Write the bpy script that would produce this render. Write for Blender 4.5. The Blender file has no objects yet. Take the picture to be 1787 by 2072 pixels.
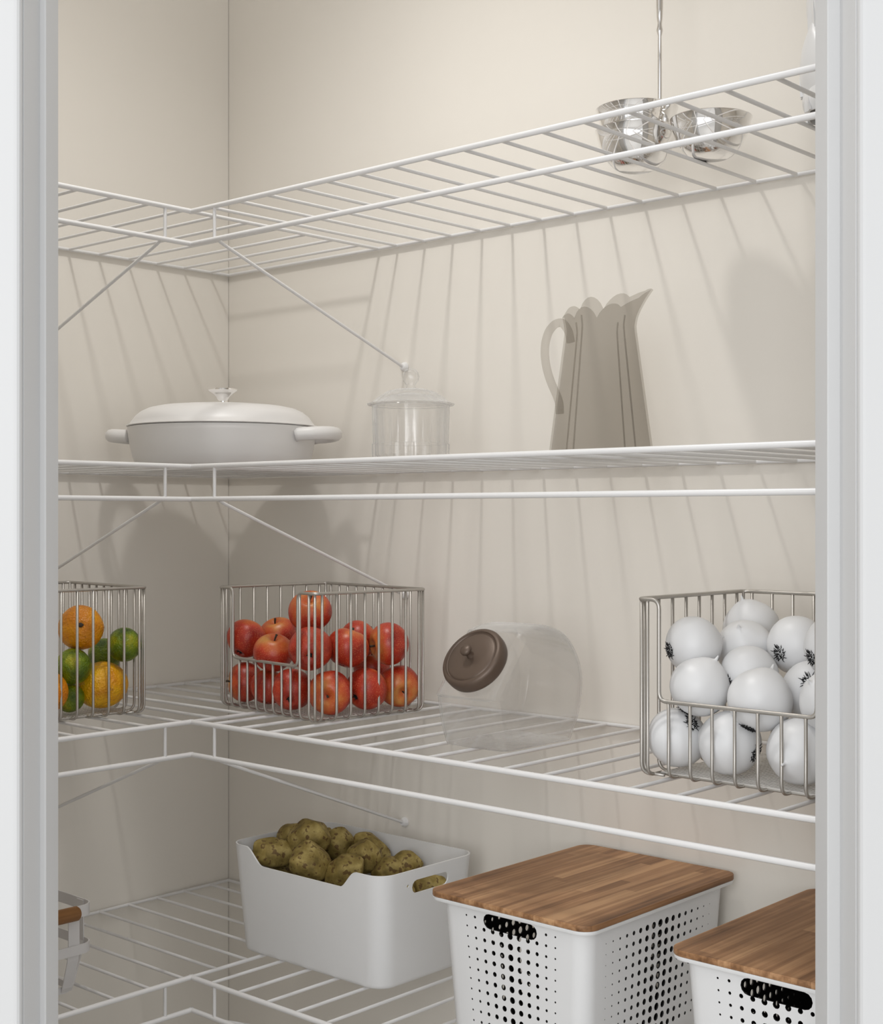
import bpy, bmesh, math, random
from mathutils import Vector, Matrix
from mathutils.geometry import delaunay_2d_cdt

scene = bpy.context.scene
col = scene.collection
pi = math.pi
PP = 2855.9                       # focal length in pixels of a 1787 px wide frame

# ------------------------------------------------------------------ camera
CAM = Vector((2.1097, -1.7337, 1.25))
YAW = 0.73332
RT = Vector((math.cos(YAW), math.sin(YAW), 0))
FW = Vector((-math.sin(YAW), math.cos(YAW), 0))
cd = bpy.data.cameras.new('camera'); cam = bpy.data.objects.new('camera', cd)
cam.location = CAM; cam.rotation_euler = (pi/2, 0, YAW)
cd.sensor_fit = 'HORIZONTAL'; cd.sensor_width = 36; cd.lens = 36*PP/1787
cd.shift_y = 6.7/1787; cd.clip_start = 0.05
col.objects.link(cam); scene.camera = cam

# ------------------------------------------------------------------ light
w = bpy.data.worlds.new('world'); scene.world = w; w.use_nodes = True
bg = w.node_tree.nodes['Background']
bg.inputs[0].default_value = (0.97, 0.985, 1.0, 1); bg.inputs[1].default_value = 0.94

def lamp(name, kind, loc, aim, energy, color, **k):
    l = bpy.data.lights.new(name, kind); l.energy = energy; l.color = color
    for a, b in k.items(): setattr(l, a, b)
    o = bpy.data.objects.new(name, l); o.location = loc; col.objects.link(o)
    o.rotation_euler = (Vector(aim)-Vector(loc)).to_track_quat('-Z', 'Y').to_euler(); return o
lamp('pantry_downlight', 'SPOT', (0.67, -0.62, 2.66), (0.67, -0.62, 0), 22, (1.0, 0.98, 0.95), spot_size=math.radians(118), spot_blend=1.0, shadow_soft_size=0.042)
lamp('pantry_added_fill', 'AREA', (0.72, -0.66, 2.73), (0.72, -0.66, 0), 3.0, (1.0, 0.985, 0.96), shape='SQUARE', size=0.6)  # added soft fill to even out the walls; no such fixture is known
WN = CAM-RT*0.72-FW*1.35; WN.z = 1.65
lamp('kitchen_window_light', 'AREA', WN, CAM+FW*1.9+RT*0.2+Vector((0, 0, -0.1)), 22, (0.98, 0.99, 1.0), shape='RECTANGLE', size=1.2, size_y=1.5)

vs = scene.view_settings
vs.view_transform = 'Standard'; vs.look = 'None'; vs.gamma = 1; vs.use_curve_mapping = False
vs.exposure = 0.30

# ------------------------------------------------------------------ helpers
class MB:
    def __init__(s): s.v = []; s.f = []
    def add(s, vs_, fs):
        b = len(s.v); s.v += [tuple(q) for q in vs_]; s.f += [tuple(i+b for i in f) for f in fs]
    def box(s, lo, hi, M=None):
        (a, b, c), (d, e, f) = lo, hi
        P = [Vector(q) for q in ((a,b,c),(d,b,c),(d,e,c),(a,e,c),(a,b,f),(d,b,f),(d,e,f),(a,e,f))]
        if M: P = [M @ q for q in P]
        s.add(P, [(0,3,2,1),(4,5,6,7),(0,1,5,4),(1,2,6,5),(2,3,7,6),(3,0,4,7)])
    def tube(s, pts, r, n=8, closed=False, caps=True, flat=None):
        P = [Vector(q) for q in pts]; m = len(P)
        R = r if isinstance(r, (list, tuple)) else [r]*m
        T = []
        for i in range(m):
            if closed: t = (P[(i+1) % m]-P[i]).normalized()+(P[i]-P[i-1]).normalized()
            elif i == 0: t = P[1]-P[0]
            elif i == m-1: t = P[-1]-P[-2]
            else: t = (P[i+1]-P[i]).normalized()+(P[i]-P[i-1]).normalized()
            T.append(t.normalized())
        u = T[0].orthogonal().normalized()
        if flat is not None:
            u = Vector(flat[2]); u = (u-T[0]*u.dot(T[0])).normalized()
        rings = []
        for i in range(m):
            u = (u-T[i]*u.dot(T[i])).normalized(); w_ = T[i].cross(u)
            sx, sy = (flat[0], flat[1]) if flat is not None else (1, 1)
            rings.append([P[i]+(u*math.cos(2*pi*k/n)*sx+w_*math.sin(2*pi*k/n)*sy)*R[i] for k in range(n)])
        s.rings(rings, closed_path=closed, caps=caps)
    def rings(s, rings, closed_path=False, caps=True, wrap=True):
        n = len(rings[0]); m = len(rings); vs_ = [q for r in rings for q in r]; fs = []
        for i in range(m if closed_path else m-1):
            j = (i+1) % m
            for k in range(n if wrap else n-1):
                l = (k+1) % n
                fs.append((i*n+k, i*n+l, j*n+l, j*n+k))
        if caps and not closed_path:
            fs.append(tuple(range(n-1, -1, -1))); fs.append(tuple((m-1)*n+k for k in range(n)))
        s.add(vs_, fs)
    def lathe(s, prof, n=48, fr=None, caps=True):
        rings = []
        for r, z in prof:
            ring = []
            for k in range(n):
                a = 2*pi*k/n; rr = max(r, 1e-5)
                if fr: rr *= fr(a, z)
                ring.append((rr*math.cos(a), rr*math.sin(a), z))
            rings.append(ring)
        s.rings(rings, caps=caps)
    def mesh(s, name, smooth=True, sharp=35, merge=0):
        me = bpy.data.meshes.new(name); me.from_pydata(s.v, [], s.f)
        bm = bmesh.new(); bm.from_mesh(me)
        if merge: bmesh.ops.remove_doubles(bm, verts=bm.verts, dist=merge)
        bmesh.ops.recalc_face_normals(bm, faces=bm.faces); bm.to_mesh(me); bm.free()
        if smooth:
            me.polygons.foreach_set('use_smooth', [True]*len(me.polygons))
            if sharp: me.set_sharp_from_angle(angle=math.radians(sharp))
        me.update(); return me
    def build(s, name, mat, parent=None, **k):
        return place(name, s.mesh(name, **k), mat, parent)

def place(name, me, mat=None, parent=None, loc=(0,0,0), rot=(0,0,0)):
    if mat is not None and not me.materials: me.materials.append(mat)
    o = bpy.data.objects.new(name, me); col.objects.link(o)
    o.parent = parent; o.location = loc; o.rotation_euler = rot
    return o
def tag(o, label, cat, group=None):
    o['label'] = label; o['category'] = cat
    if group: o['group'] = group
    return o
def thing(name, loc, label, cat, group=None, rz=0):
    o = bpy.data.objects.new(name, None); col.objects.link(o); o.empty_display_size = 0.03
    o.location = loc; o.rotation_euler = (0, 0, rz); return tag(o, label, cat, group)
def struct(o): o['kind'] = 'structure'; return o
def shell_mesh(me, t, inner=0, sharp=40, centred=False):
    """turn an open surface into a solid wall of thickness t (the given surface stays outside)"""
    bm = bmesh.new(); bm.from_mesh(me); bm.normal_update(); fs = list(bm.faces); vs_ = list(bm.verts)
    be = [e for e in bm.edges if e.is_boundary]; bl = []
    for e in be:
        lp = e.link_loops[0]; bl.append((lp.vert, lp.link_loop_next.vert))
    new = {v: bm.verts.new(v.co-v.normal*t*min(v.calc_shell_factor(), 2.0)) for v in vs_}
    if centred:
        for v in vs_: d = (new[v].co-v.co)*0.5; v.co -= d; new[v].co -= d
    for f in fs:
        g = bm.faces.new([new[v] for v in reversed(f.verts)]); g.material_index = inner; g.smooth = True
    for a, b in bl:
        g = bm.faces.new([b, a, new[a], new[b]]); g.smooth = True; g.material_index = inner
    bm.to_mesh(me); bm.free()
    if sharp: me.set_sharp_from_angle(angle=math.radians(sharp))
    me.update(); return me
def solidify(o, t, offset=-1, mo=0, sharp=40):
    shell_mesh(o.data, t, mo, sharp, offset == 0); return o
def bevel(o, wd, seg=2):
    m = o.modifiers.new('bevel', 'BEVEL'); m.width = wd; m.segments = seg; m.limit_method = 'ANGLE'; return o

def fillet(pts, r, n=5, closed=False):
    P = [Vector(q) for q in pts]; out = []; m = len(P)
    for i in range(m):
        if not closed and i in (0, m-1): out.append(P[i]); continue
        a = P[i-1]-P[i]; b = P[(i+1) % m]-P[i]
        rr = min(r, a.length*0.49, b.length*0.49)
        p0 = P[i]+a.normalized()*rr; p1 = P[i]+b.normalized()*rr
        for k in range(n+1):
            t = k/n; out.append(p0*(1-t)**2+P[i]*2*t*(1-t)+p1*t*t)
    return out
def rrect(hx, hy, r, n=6):
    out = []
    for cx, cy, a0 in ((hx-r, hy-r, 0), (-hx+r, hy-r, pi/2), (-hx+r, -hy+r, pi), (hx-r, -hy+r, 1.5*pi)):
        for k in range(n+1):
            a = a0+pi/2*k/n; out.append((cx+r*math.cos(a), cy+r*math.sin(a)))
    return out
def orient(d):
    return Vector(d).normalized().to_track_quat('Z', 'Y').to_euler()
def cv(r, u, t):                       # right / up / towards the doorway
    return RT*r+Vector((0,0,1))*u-FW*t

# ------------------------------------------------------------------ materials
def new_mat(name):
    m = bpy.data.materials.new(name); m.use_nodes = True; nt = m.node_tree
    return m, nt, nt.nodes['Principled BSDF'], nt.links
def sRGB(r, g, b):
    f = lambda c: (c/255/12.92 if c/255 <= 0.04045 else ((c/255+0.055)/1.055)**2.4)
    return (f(r), f(g), f(b), 1)
def simple(name, c, rough=0.5, metal=0.0, spec=0.5, noise=0.03, scale=40, bump=0.0, bscale=200, coat=0):
    m, nt, b, L = new_mat(name)
    b.inputs['Roughness'].default_value = rough; b.inputs['Metallic'].default_value = metal
    b.inputs['Specular IOR Level'].default_value = spec; b.inputs['Coat Weight'].default_value = coat
    tc = nt.nodes.new('ShaderNodeTexCoord'); nz = nt.nodes.new('ShaderNodeTexNoise')
    nz.inputs['Scale'].default_value = scale; nz.inputs['Detail'].default_value = 3
    L.new(tc.outputs['Object'], nz.inputs['Vector'])
    mx = nt.nodes.new('ShaderNodeMix'); mx.data_type = 'RGBA'
    mx.inputs[6].default_value = tuple(max(0, q*(1-noise)) for q in c[:3])+(1,)
    mx.inputs[7].default_value = tuple(min(1, q*(1+noise)) for q in c[:3])+(1,)
    L.new(nz.outputs['Fac'], mx.inputs[0]); L.new(mx.outputs[2], b.inputs['Base Color'])
    if bump:
        n2 = nt.nodes.new('ShaderNodeTexNoise'); n2.inputs['Scale'].default_value = bscale
        L.new(tc.outputs['Object'], n2.inputs['Vector'])
        bp = nt.nodes.new('ShaderNodeBump'); bp.inputs['Strength'].default_value = bump; bp.inputs['Distance'].default_value = 0.001
        L.new(n2.outputs['Fac'], bp.inputs['Height']); L.new(bp.outputs['Normal'], b.inputs['Normal'])
    return m
def ramp(nt, stops):
    r = nt.nodes.new('ShaderNodeValToRGB'); e = r.color_ramp.elements
    while len(e) > 1: e.remove(e[-1])
    e[0].position, e[0].color = stops[0]
    for p_, c in stops[1:]:
        q = e.new(p_); q.color = c
    return r
def shell(name, tint, gloss=0.5, glassmix=0.0, rough=0.04, ior=1.45, base=0.03, haze=0.0, power=3.0):
    m = bpy.data.materials.new(name); m.use_nodes = True; nt = m.node_tree; N = nt.nodes; L = nt.links
    N.remove(N['Principled BSDF']); out = N['Material Output']
    tr = N.new('ShaderNodeBsdfTransparent'); tr.inputs[0].default_value = tint
    gl = N.new('ShaderNodeBsdfGlossy'); gl.inputs['Roughness'].default_value = rough
    df = N.new('ShaderNodeBsdfDiffuse'); df.inputs[0].default_value = (0.95, 0.95, 0.95, 1)
    mh = N.new('ShaderNodeMixShader'); mh.inputs[0].default_value = haze; L.new(gl.outputs[0], mh.inputs[1]); L.new(df.outputs[0], mh.inputs[2])
    lw = N.new('ShaderNodeLayerWeight'); lw.inputs[0].default_value = 0.5
    pw = N.new('ShaderNodeMath'); pw.operation = 'POWER'; pw.inputs[1].default_value = power; L.new(lw.outputs['Facing'], pw.inputs[0])
    tc = N.new('ShaderNodeTexCoord'); nz = N.new('ShaderNodeTexNoise'); nz.inputs['Scale'].default_value = 35; L.new(tc.outputs['Object'], nz.inputs['Vector'])
    sc = N.new('ShaderNodeMath'); sc.operation = 'MULTIPLY_ADD'; sc.inputs[1].default_value = gloss*0.2; sc.inputs[2].default_value = gloss*0.9; L.new(nz.outputs['Fac'], sc.inputs[0])
    ma = N.new('ShaderNodeMath'); ma.operation = 'MULTIPLY_ADD'; ma.inputs[2].default_value = base
    L.new(pw.outputs[0], ma.inputs[0]); L.new(sc.outputs[0], ma.inputs[1])
    body = tr.outputs[0]
    if glassmix:
        g = N.new('ShaderNodeBsdfGlass'); g.inputs['IOR'].default_value = ior; g.inputs['Roughness'].default_value = 0.0; g.inputs['Color'].default_value = tint
        mg = N.new('ShaderNodeMixShader'); mg.inputs[0].default_value = glassmix
        L.new(tr.outputs[0], mg.inputs[1]); L.new(g.outputs[0], mg.inputs[2]); body = mg.outputs[0]
    mx = N.new('ShaderNodeMixShader'); L.new(ma.outputs[0], mx.inputs[0]); L.new(body, mx.inputs[1]); L.new(mh.outputs[0], mx.inputs[2])
    L.new(mx.outputs[0], out.inputs[0]); return m

M = {}
M['wall'] = simple('wall_paint', (0.80, 0.76, 0.697, 1), 0.85, noise=0.015, scale=6, bump=0.05, bscale=300, spec=0.2)
M['ceiling'] = simple('ceiling_paint', (0.8, 0.78, 0.75, 1), 0.9, noise=0.01, scale=6, spec=0.2)
M['kwall'] = simple('kitchen_wall_paint', (0.66, 0.665, 0.67, 1), 0.8, noise=0.01, scale=5, spec=0.2)
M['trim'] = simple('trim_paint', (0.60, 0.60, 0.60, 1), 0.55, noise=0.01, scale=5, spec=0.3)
M['floor'] = simple('floor_tile', (0.50, 0.48, 0.45, 1), 0.5, noise=0.1, scale=8)
M['wire'] = simple('white_epoxy_wire', (0.76, 0.75, 0.745, 1), 0.32, noise=0.01)
M['clip'] = simple('white_plastic_clip', (0.80, 0.79, 0.78, 1), 0.4, noise=0.01)
M['chrome'] = simple('chrome', (0.92, 0.91, 0.90, 1), 0.06, metal=1.0, noise=0.01)
M['nickel'] = simple('brushed_nickel_wire', (0.50, 0.475, 0.44, 1), 0.40, metal=0.8, noise=0.06, scale=300)
M['enamel'] = simple('white_enamel', (0.76, 0.745, 0.73, 1), 0.40, noise=0.01)
M['plastic'] = simple('white_plastic', (0.81, 0.81, 0.812, 1), 0.35, noise=0.01)
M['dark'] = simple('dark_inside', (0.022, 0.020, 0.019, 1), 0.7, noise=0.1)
M['bronze'] = simple('bronze_lid_paint', (0.125, 0.088, 0.066, 1), 0.42, metal=0.35, noise=0.10, scale=30)
M['stemwood'] = simple('fruit_stem', (0.045, 0.030, 0.018, 1), 0.8, noise=0.2)
M['black'] = simple('black_root', (0.006, 0.006, 0.007, 1), 0.8, noise=0.2)
M['onion'] = simple('white_onion_skin', (0.72, 0.72, 0.725, 1), 0.42, noise=0.015, scale=30)
M['ceramic'] = simple('white_ceramic', (0.70, 0.695, 0.69, 1), 0.3, noise=0.01)
M['pitcher'] = shell('smoky_grey_plastic', (0.855, 0.845, 0.83, 1), gloss=0.10, base=0.006, rough=0.15)
M['glass'] = shell('clear_glass', (0.994, 0.993, 0.991, 1), gloss=0.9, glassmix=0.10, base=0.04, haze=0.4, power=2.4)
M['jarglass'] = shell('clear_jar_glass', (0.996, 0.995, 0.993, 1), gloss=1.0, glassmix=0.06, base=0.03, haze=0.35, power=2.6)
M['cad'] = simple('white_painted_steel', (0.62, 0.60, 0.59, 1), 0.4, noise=0.02)
M['mesh'] = simple('perforated_steel', (0.72, 0.70, 0.67, 1), 0.4, metal=0.3, noise=0.05)

def bamboo(name, c0, c1, c2):
    m, nt, b, L = new_mat(name); N = nt.nodes
    tc = N.new('ShaderNodeTexCoord')
    mp = N.new('ShaderNodeMapping'); mp.inputs['Scale'].default_value = (150, 4.2, 150); L.new(tc.outputs['Object'], mp.inputs[0])
    n1 = N.new('ShaderNodeTexNoise'); n1.inputs['Scale'].default_value = 1; n1.inputs['Detail'].default_value = 2; L.new(mp.outputs[0], n1.inputs[0])
    # laminated strips of different tone
    sp = N.new('ShaderNodeSeparateXYZ'); L.new(tc.outputs['Object'], sp.inputs[0])
    ml = N.new('ShaderNodeMath'); ml.operation = 'MULTIPLY'; ml.inputs[1].default_value = 62; L.new(sp.outputs[0], ml.inputs[0])
    fl = N.new('ShaderNodeMath'); fl.operation = 'FLOOR'; L.new(ml.outputs[0], fl.inputs[0])
    # staggered joints along the length
    wn0 = N.new('ShaderNodeTexWhiteNoise'); wn0.noise_dimensions = '1D'; L.new(fl.outputs[0], wn0.inputs['W'])
    my = N.new('ShaderNodeMath'); my.operation = 'MULTIPLY_ADD'; my.inputs[1].default_value = 3.2; L.new(sp.outputs[1], my.inputs[0]); L.new(wn0.outputs['Value'], my.inputs[2])
    fy = N.new('ShaderNodeMath'); fy.operation = 'FLOOR'; L.new(my.outputs[0], fy.inputs[0])
    cb = N.new('ShaderNodeCombineXYZ'); L.new(fl.outputs[0], cb.inputs[0]); L.new(fy.outputs[0], cb.inputs[1])
    wn = N.new('ShaderNodeTexWhiteNoise'); wn.noise_dimensions = '2D'; L.new(cb.outputs[0], wn.inputs['Vector'])
    mx = N.new('ShaderNodeMath'); mx.operation = 'MULTIPLY_ADD'; mx.inputs[1].default_value = 0.38; L.new(wn.outputs['Value'], mx.inputs[0])
    m2 = N.new('ShaderNodeMath'); m2.operation = 'MULTIPLY'; m2.inputs[1].default_value = 0.75; L.new(n1.outputs['Fac'], m2.inputs[0]); L.new(m2.outputs[0], mx.inputs[2])
    # node marks of the cane
    mp2 = N.new('ShaderNodeMapping'); mp2.inputs['Scale'].default_value = (30, 12, 30); L.new(tc.outputs['Object'], mp2.inputs[0])
    n3 = N.new('ShaderNodeTexNoise'); n3.inputs['Scale'].default_value = 1; n3.inputs['Detail'].default_value = 4; L.new(mp2.outputs[0], n3.inputs[0])
    m3 = N.new('ShaderNodeMath'); m3.operation = 'MULTIPLY_ADD'; m3.inputs[1].default_value = 0.25; L.new(n3.outputs['Fac'], m3.inputs[0]); L.new(mx.outputs[0], m3.inputs[2])
    r = ramp(nt, [(0.36, c0), (0.66, c1), (0.92, c2)]); L.new(m3.outputs[0], r.inputs[0])
    L.new(r.outputs[0], b.inputs['Base Color']); b.inputs['Roughness'].default_value = 0.5; b.inputs['Specular IOR Level'].default_value = 0.3
    return m
M['bamboo'] = bamboo('bamboo', sRGB(104, 72, 47), sRGB(158, 117, 82), sRGB(194, 152, 112))
M['wood'] = bamboo('dark_wood', sRGB(92, 62, 34), sRGB(128, 88, 50), sRGB(150, 108, 66))

def apple_mat():
    m, nt, b, L = new_mat('apple_skin'); N = nt.nodes
    tc = N.new('ShaderNodeTexCoord'); oi = N.new('ShaderNodeObjectInfo')
    sp = N.new('ShaderNodeSeparateXYZ'); L.new(tc.outputs['Object'], sp.inputs[0])
    av = N.new('ShaderNodeVectorMath'); av.operation = 'ADD'; L.new(tc.outputs['Object'], av.inputs[0])
    rv = N.new('ShaderNodeVectorMath'); rv.operation = 'SCALE'; rv.inputs[0].default_value = (7, 3, 5); L.new(oi.outputs['Random'], rv.inputs['Scale']); L.new(rv.outputs[0], av.inputs[1])
    mp = N.new('ShaderNodeMapping'); mp.inputs['Scale'].default_value = (55, 55, 16); L.new(av.outputs[0], mp.inputs[0])
    n1 = N.new('ShaderNodeTexNoise'); n1.inputs['Scale'].default_value = 1; n1.inputs['Detail'].default_value = 3; L.new(mp.outputs[0], n1.inputs[0])
    n2 = N.new('ShaderNodeTexNoise'); n2.inputs['Scale'].default_value = 18; L.new(av.outputs[0], n2.inputs[0])
    # yellower round the stem end (local +z)
    mr = N.new('ShaderNodeMapRange'); mr.inputs[1].default_value = 0.012; mr.inputs[2].default_value = 0.034; mr.inputs[3].default_value = 0; mr.inputs[4].default_value = 0.42; L.new(sp.outputs[2], mr.inputs[0])
    a1 = N.new('ShaderNodeMath'); a1.operation = 'MULTIPLY_ADD'; a1.inputs[1].default_value = 0.5; L.new(n1.outputs['Fac'], a1.inputs[0]); L.new(mr.outputs[0], a1.inputs[2])
    a2 = N.new('ShaderNodeMath'); a2.operation = 'MULTIPLY_ADD'; a2.inputs[1].default_value = 0.55; L.new(n2.outputs['Fac'], a2.inputs[0]); L.new(a1.outputs[0], a2.inputs[2])
    r = ramp(nt, [(0.36, sRGB(142, 30, 18)), (0.58, sRGB(184, 56, 34)), (0.80, sRGB(198, 98, 48)), (1.0, sRGB(208, 146, 76))]); L.new(a2.outputs[0], r.inputs[0])
    vo = N.new('ShaderNodeTexVoronoi'); vo.inputs['Scale'].default_value = 420; L.new(tc.outputs['Object'], vo.inputs[0])
    lt = N.new('ShaderNodeMath'); lt.operation = 'LESS_THAN'; lt.inputs[1].default_value = 0.27; L.new(vo.outputs['Distance'], lt.inputs[0])
    ms = N.new('ShaderNodeMath'); ms.operation = 'MULTIPLY'; ms.inputs[1].default_value = 0.40; L.new(lt.outputs[0], ms.inputs[0])
    mx = N.new('ShaderNodeMix'); mx.data_type = 'RGBA'; mx.inputs[7].default_value = sRGB(226, 150, 96); L.new(ms.outputs[0], mx.inputs[0]); L.new(r.outputs[0], mx.inputs[6])
    L.new(mx.outputs[2], b.inputs['Base Color']); b.inputs['Roughness'].default_value = 0.36
    return m
M['apple'] = apple_mat()

def citrus_mat(name, stops, rough=0.35, bscale=260):
    m, nt, b, L = new_mat(name); N = nt.nodes
    tc = N.new('ShaderNodeTexCoord'); oi = N.new('ShaderNodeObjectInfo')
    av = N.new('ShaderNodeVectorMath'); av.operation = 'ADD'; L.new(tc.outputs['Object'], av.inputs[0])
    rv = N.new('ShaderNodeVectorMath'); rv.operation = 'SCALE'; rv.inputs[0].default_value = (5, 9, 4); L.new(oi.outputs['Random'], rv.inputs['Scale']); L.new(rv.outputs[0], av.inputs[1])
    n1 = N.new('ShaderNodeTexNoise'); n1.inputs['Scale'].default_value = 28; n1.inputs['Detail'].default_value = 4; L.new(av.outputs[0], n1.inputs[0])
    r = ramp(nt, stops); L.new(n1.outputs['Fac'], r.inputs[0])
    n3 = N.new('ShaderNodeTexNoise'); n3.inputs['Scale'].default_value = 90; n3.inputs['Detail'].default_value = 2; L.new(av.outputs[0], n3.inputs[0])
    mr = N.new('ShaderNodeMapRange'); mr.inputs[1].default_value = 0.64; mr.inputs[2].default_value = 0.74; mr.inputs[4].default_value = 0.45; L.new(n3.outputs['Fac'], mr.inputs[0])
    mx = N.new('ShaderNodeMix'); mx.data_type = 'RGBA'; mx.inputs[7].default_value = sRGB(96, 52, 10); L.new(mr.outputs[0], mx.inputs[0]); L.new(r.outputs[0], mx.inputs[6])
    L.new(mx.outputs[2], b.inputs['Base Color']); b.inputs['Roughness'].default_value = rough
    n2 = N.new('ShaderNodeTexNoise'); n2.inputs['Scale'].default_value = bscale; L.new(tc.outputs['Object'], n2.inputs[0])
    bp = N.new('ShaderNodeBump'); bp.inputs['Strength'].default_value = 0.35; bp.inputs['Distance'].default_value = 0.0015
    L.new(n2.outputs['Fac'], bp.inputs['Height']); L.new(bp.outputs[0], b.inputs['Normal']); return m
M['orange'] = citrus_mat('orange_peel', [(0.3, sRGB(206, 120, 4)), (0.55, sRGB(226, 146, 8)), (0.75, sRGB(238, 170, 20))])
M['lemon'] = citrus_mat('yellow_citrus_peel', [(0.3, sRGB(206, 128, 4)), (0.5, sRGB(232, 168, 6)), (0.75, sRGB(244, 196, 20))])
M['lime'] = citrus_mat('lime_peel', [(0.3, sRGB(66, 92, 6)), (0.5, sRGB(112, 134, 10)), (0.7, sRGB(176, 170, 22))], 0.3)
def potato_mat():
    m, nt, b, L = new_mat('potato_skin'); N = nt.nodes
    tc = N.new('ShaderNodeTexCoord')
    n1 = N.new('ShaderNodeTexNoise'); n1.inputs['Scale'].default_value = 55; n1.inputs['Detail'].default_value = 5; L.new(tc.outputs['Object'], n1.inputs[0])
    r = ramp(nt, [(0.3, sRGB(112, 94, 44)), (0.5, sRGB(150, 130, 70)), (0.72, sRGB(188, 168, 104))]); L.new(n1.outputs['Fac'], r.inputs[0])
    n2 = N.new('ShaderNodeTexNoise'); n2.inputs['Scale'].default_value = 120; n2.inputs['Detail'].default_value = 2; L.new(tc.outputs['Object'], n2.inputs[0])
    mr = N.new('ShaderNodeMapRange'); mr.inputs[1].default_value = 0.57; mr.inputs[2].default_value = 0.64; mr.inputs[4].default_value = 0.8; L.new(n2.outputs['Fac'], mr.inputs[0])
    mx = N.new('ShaderNodeMix'); mx.data_type = 'RGBA'; mx.inputs[7].default_value = sRGB(88, 58, 30); L.new(mr.outputs[0], mx.inputs[0]); L.new(r.outputs[0], mx.inputs[6])
    L.new(mx.outputs[2], b.inputs['Base Color']); b.inputs['Roughness'].default_value = 0.7
    bp = N.new('ShaderNodeBump'); bp.inputs['Strength'].default_value = 0.4; bp.inputs['Distance'].default_value = 0.001; L.new(n1.outputs['Fac'], bp.inputs['Height']); L.new(bp.outputs[0], b.inputs['Normal'])
    return m
M['potato'] = potato_mat()

# ------------------------------------------------------------------ the pantry
HC = 2.75
def slab(name, pts, z0, z1, mat, kind=True):
    mb = MB(); n = len(pts)
    mb.add([(x, y, z0) for x, y in pts]+[(x, y, z1) for x, y in pts],
           [tuple(range(n-1, -1, -1)), tuple(range(n, 2*n))]+[(i, (i+1) % n, n+(i+1) % n, n+i) for i in range(n)])
    o = mb.build(name, mat, smooth=False)
    return struct(o) if kind else o
ZN, ZS, ZF = 1.240, 1.302, 1.345           # door frame: kitchen face, stop face, pantry face (from the camera)
def dp(t, z): q = CAM+FW*z+RT*t; return (q.x, q.y)
slab('wall_back', [(-0.1, 0), (1.70, 0), (1.70, 0.1), (-0.1, 0.1)], 0, HC, M['wall'])
slab('wall_left', [(-0.1, -1.45), (0, -1.45), (0, -0.0013), (-0.1, -0.0013)], 0, HC, M['wall'])
slab('wall_right', [(1.60, -0.375), (1.70, -0.285), (1.70, 0), (1.60, 0)], 0, HC, M['wall'])
slab('wall_left_return', [(0, -1.45), (0.41, -1.45), (0.52, -1.35), (0, -1.35)], 0, HC, M['wall'])
TL, TR = -0.371, 0.368
def wall_front(name, t0, t1, z0, z1):
    slab(name, [dp(t0, ZN+0.014), dp(t1, ZN+0.014), dp(t1, ZF-0.002), dp(t0, ZF-0.002)], z0, z1, M['kwall'])
wall_front('wall_front_left', -2.0, TL-0.018, 0, HC)
wall_front('wall_front_right', TR+0.018, 1.6, 0, HC)
wall_front('wall_front_header', TL-0.018, TR+0.018, 2.068, HC)
slab('floor', [(-0.1, -4.2), (4.6, -4.2), (4.6, 0.1), (-0.1, 0.1)], -0.05, 0, M['floor'])
slab('ceiling', [(-0.1, 0.1), (-0.1, -1.45), dp(-0.93, ZN), dp(0.66, ZN), (1.70, 0.1)], HC, HC+0.05, M['ceiling'])

# door frame: one thing with its jambs, stops and casing boards
fr = bpy.data.objects.new('door_1', None); col.objects.link(fr); fr.location = dp(0, ZN)+(0,); fr.rotation_euler = (0, 0, YAW)
struct(fr); fr['label'] = 'white painted door frame with stop and casing around the pantry opening'
def fbox(name, x0, x1, y0, y1, z0, z1, bv=0.002):
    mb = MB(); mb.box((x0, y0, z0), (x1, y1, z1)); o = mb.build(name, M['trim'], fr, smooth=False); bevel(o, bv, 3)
D = ZF-ZN; S_ = ZS-ZN
fbox('jamb', TL-0.018, TL, 0.014, D, 0, 2.05, 0.0006); fbox('jamb', TR, TR+0.018, 0.014, D, 0, 2.05, 0.0006); fbox('jamb', TL-0.018, TR+0.018, 0.014, D, 2.05, 2.068, 0.0006)
fbox('stop', TL-0.0005, -0.365, S_, D, 0, 2.044, 0.0012); fbox('stop', 0.356, TR+0.0005, S_, D, 0, 2.044, 0.0012); fbox('stop', TL, TR, S_, D, 2.042, 2.0505, 0.0012)
fbox('casing', TL-0.085, TL, 0, 0.014, 0, 2.14, 0.005); fbox('casing', TR, TR+0.085, 0, 0.014, 0, 2.14, 0.005)
fbox('casing', TL, TR, 0, 0.014, 2.05, 2.14, 0.005)

# ------------------------------------------------------------------ wire shelves
SD = 0.406; LIP = 0.0492; SZ = [1.708, 1.3235, 0.9388, 0.5540]
RF, RB, RW = 0.0038, 0.0026, 0.0030
XE, YE = 1.565, -1.32
def bar_mesh(name, p0, p1, r, n=8):
    mb = MB(); mb.tube([p0, p1], r, n); me = mb.mesh(name, sharp=50); me.materials.append(M['wire']); return me
me_rx = bar_mesh('crossbar', (0, -SD-0.001, 0), (0, -0.002, 0), RB)
me_ly = bar_mesh('crossbar', (0.002, 0, 0), (SD+0.001, 0, 0), RB)
me_fx = bar_mesh('front_rail', (SD-0.003, 0, 0), (XE, 0, 0), RF, 12)
me_fy = bar_mesh('front_rail', (0, -SD+0.003, 0), (0, YE, 0), RF, 12)
me_wx = bar_mesh('wall_rail', (0.003, -0.005, 0), (XE, -0.005, 0), RW)
me_wy = bar_mesh('wall_rail', (0.005, -0.003, 0), (0.005, YE, 0), RW)
me_cr = bar_mesh('corner_rail', (SD, -SD, 0), (SD, -0.004, 0), RW)
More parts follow.
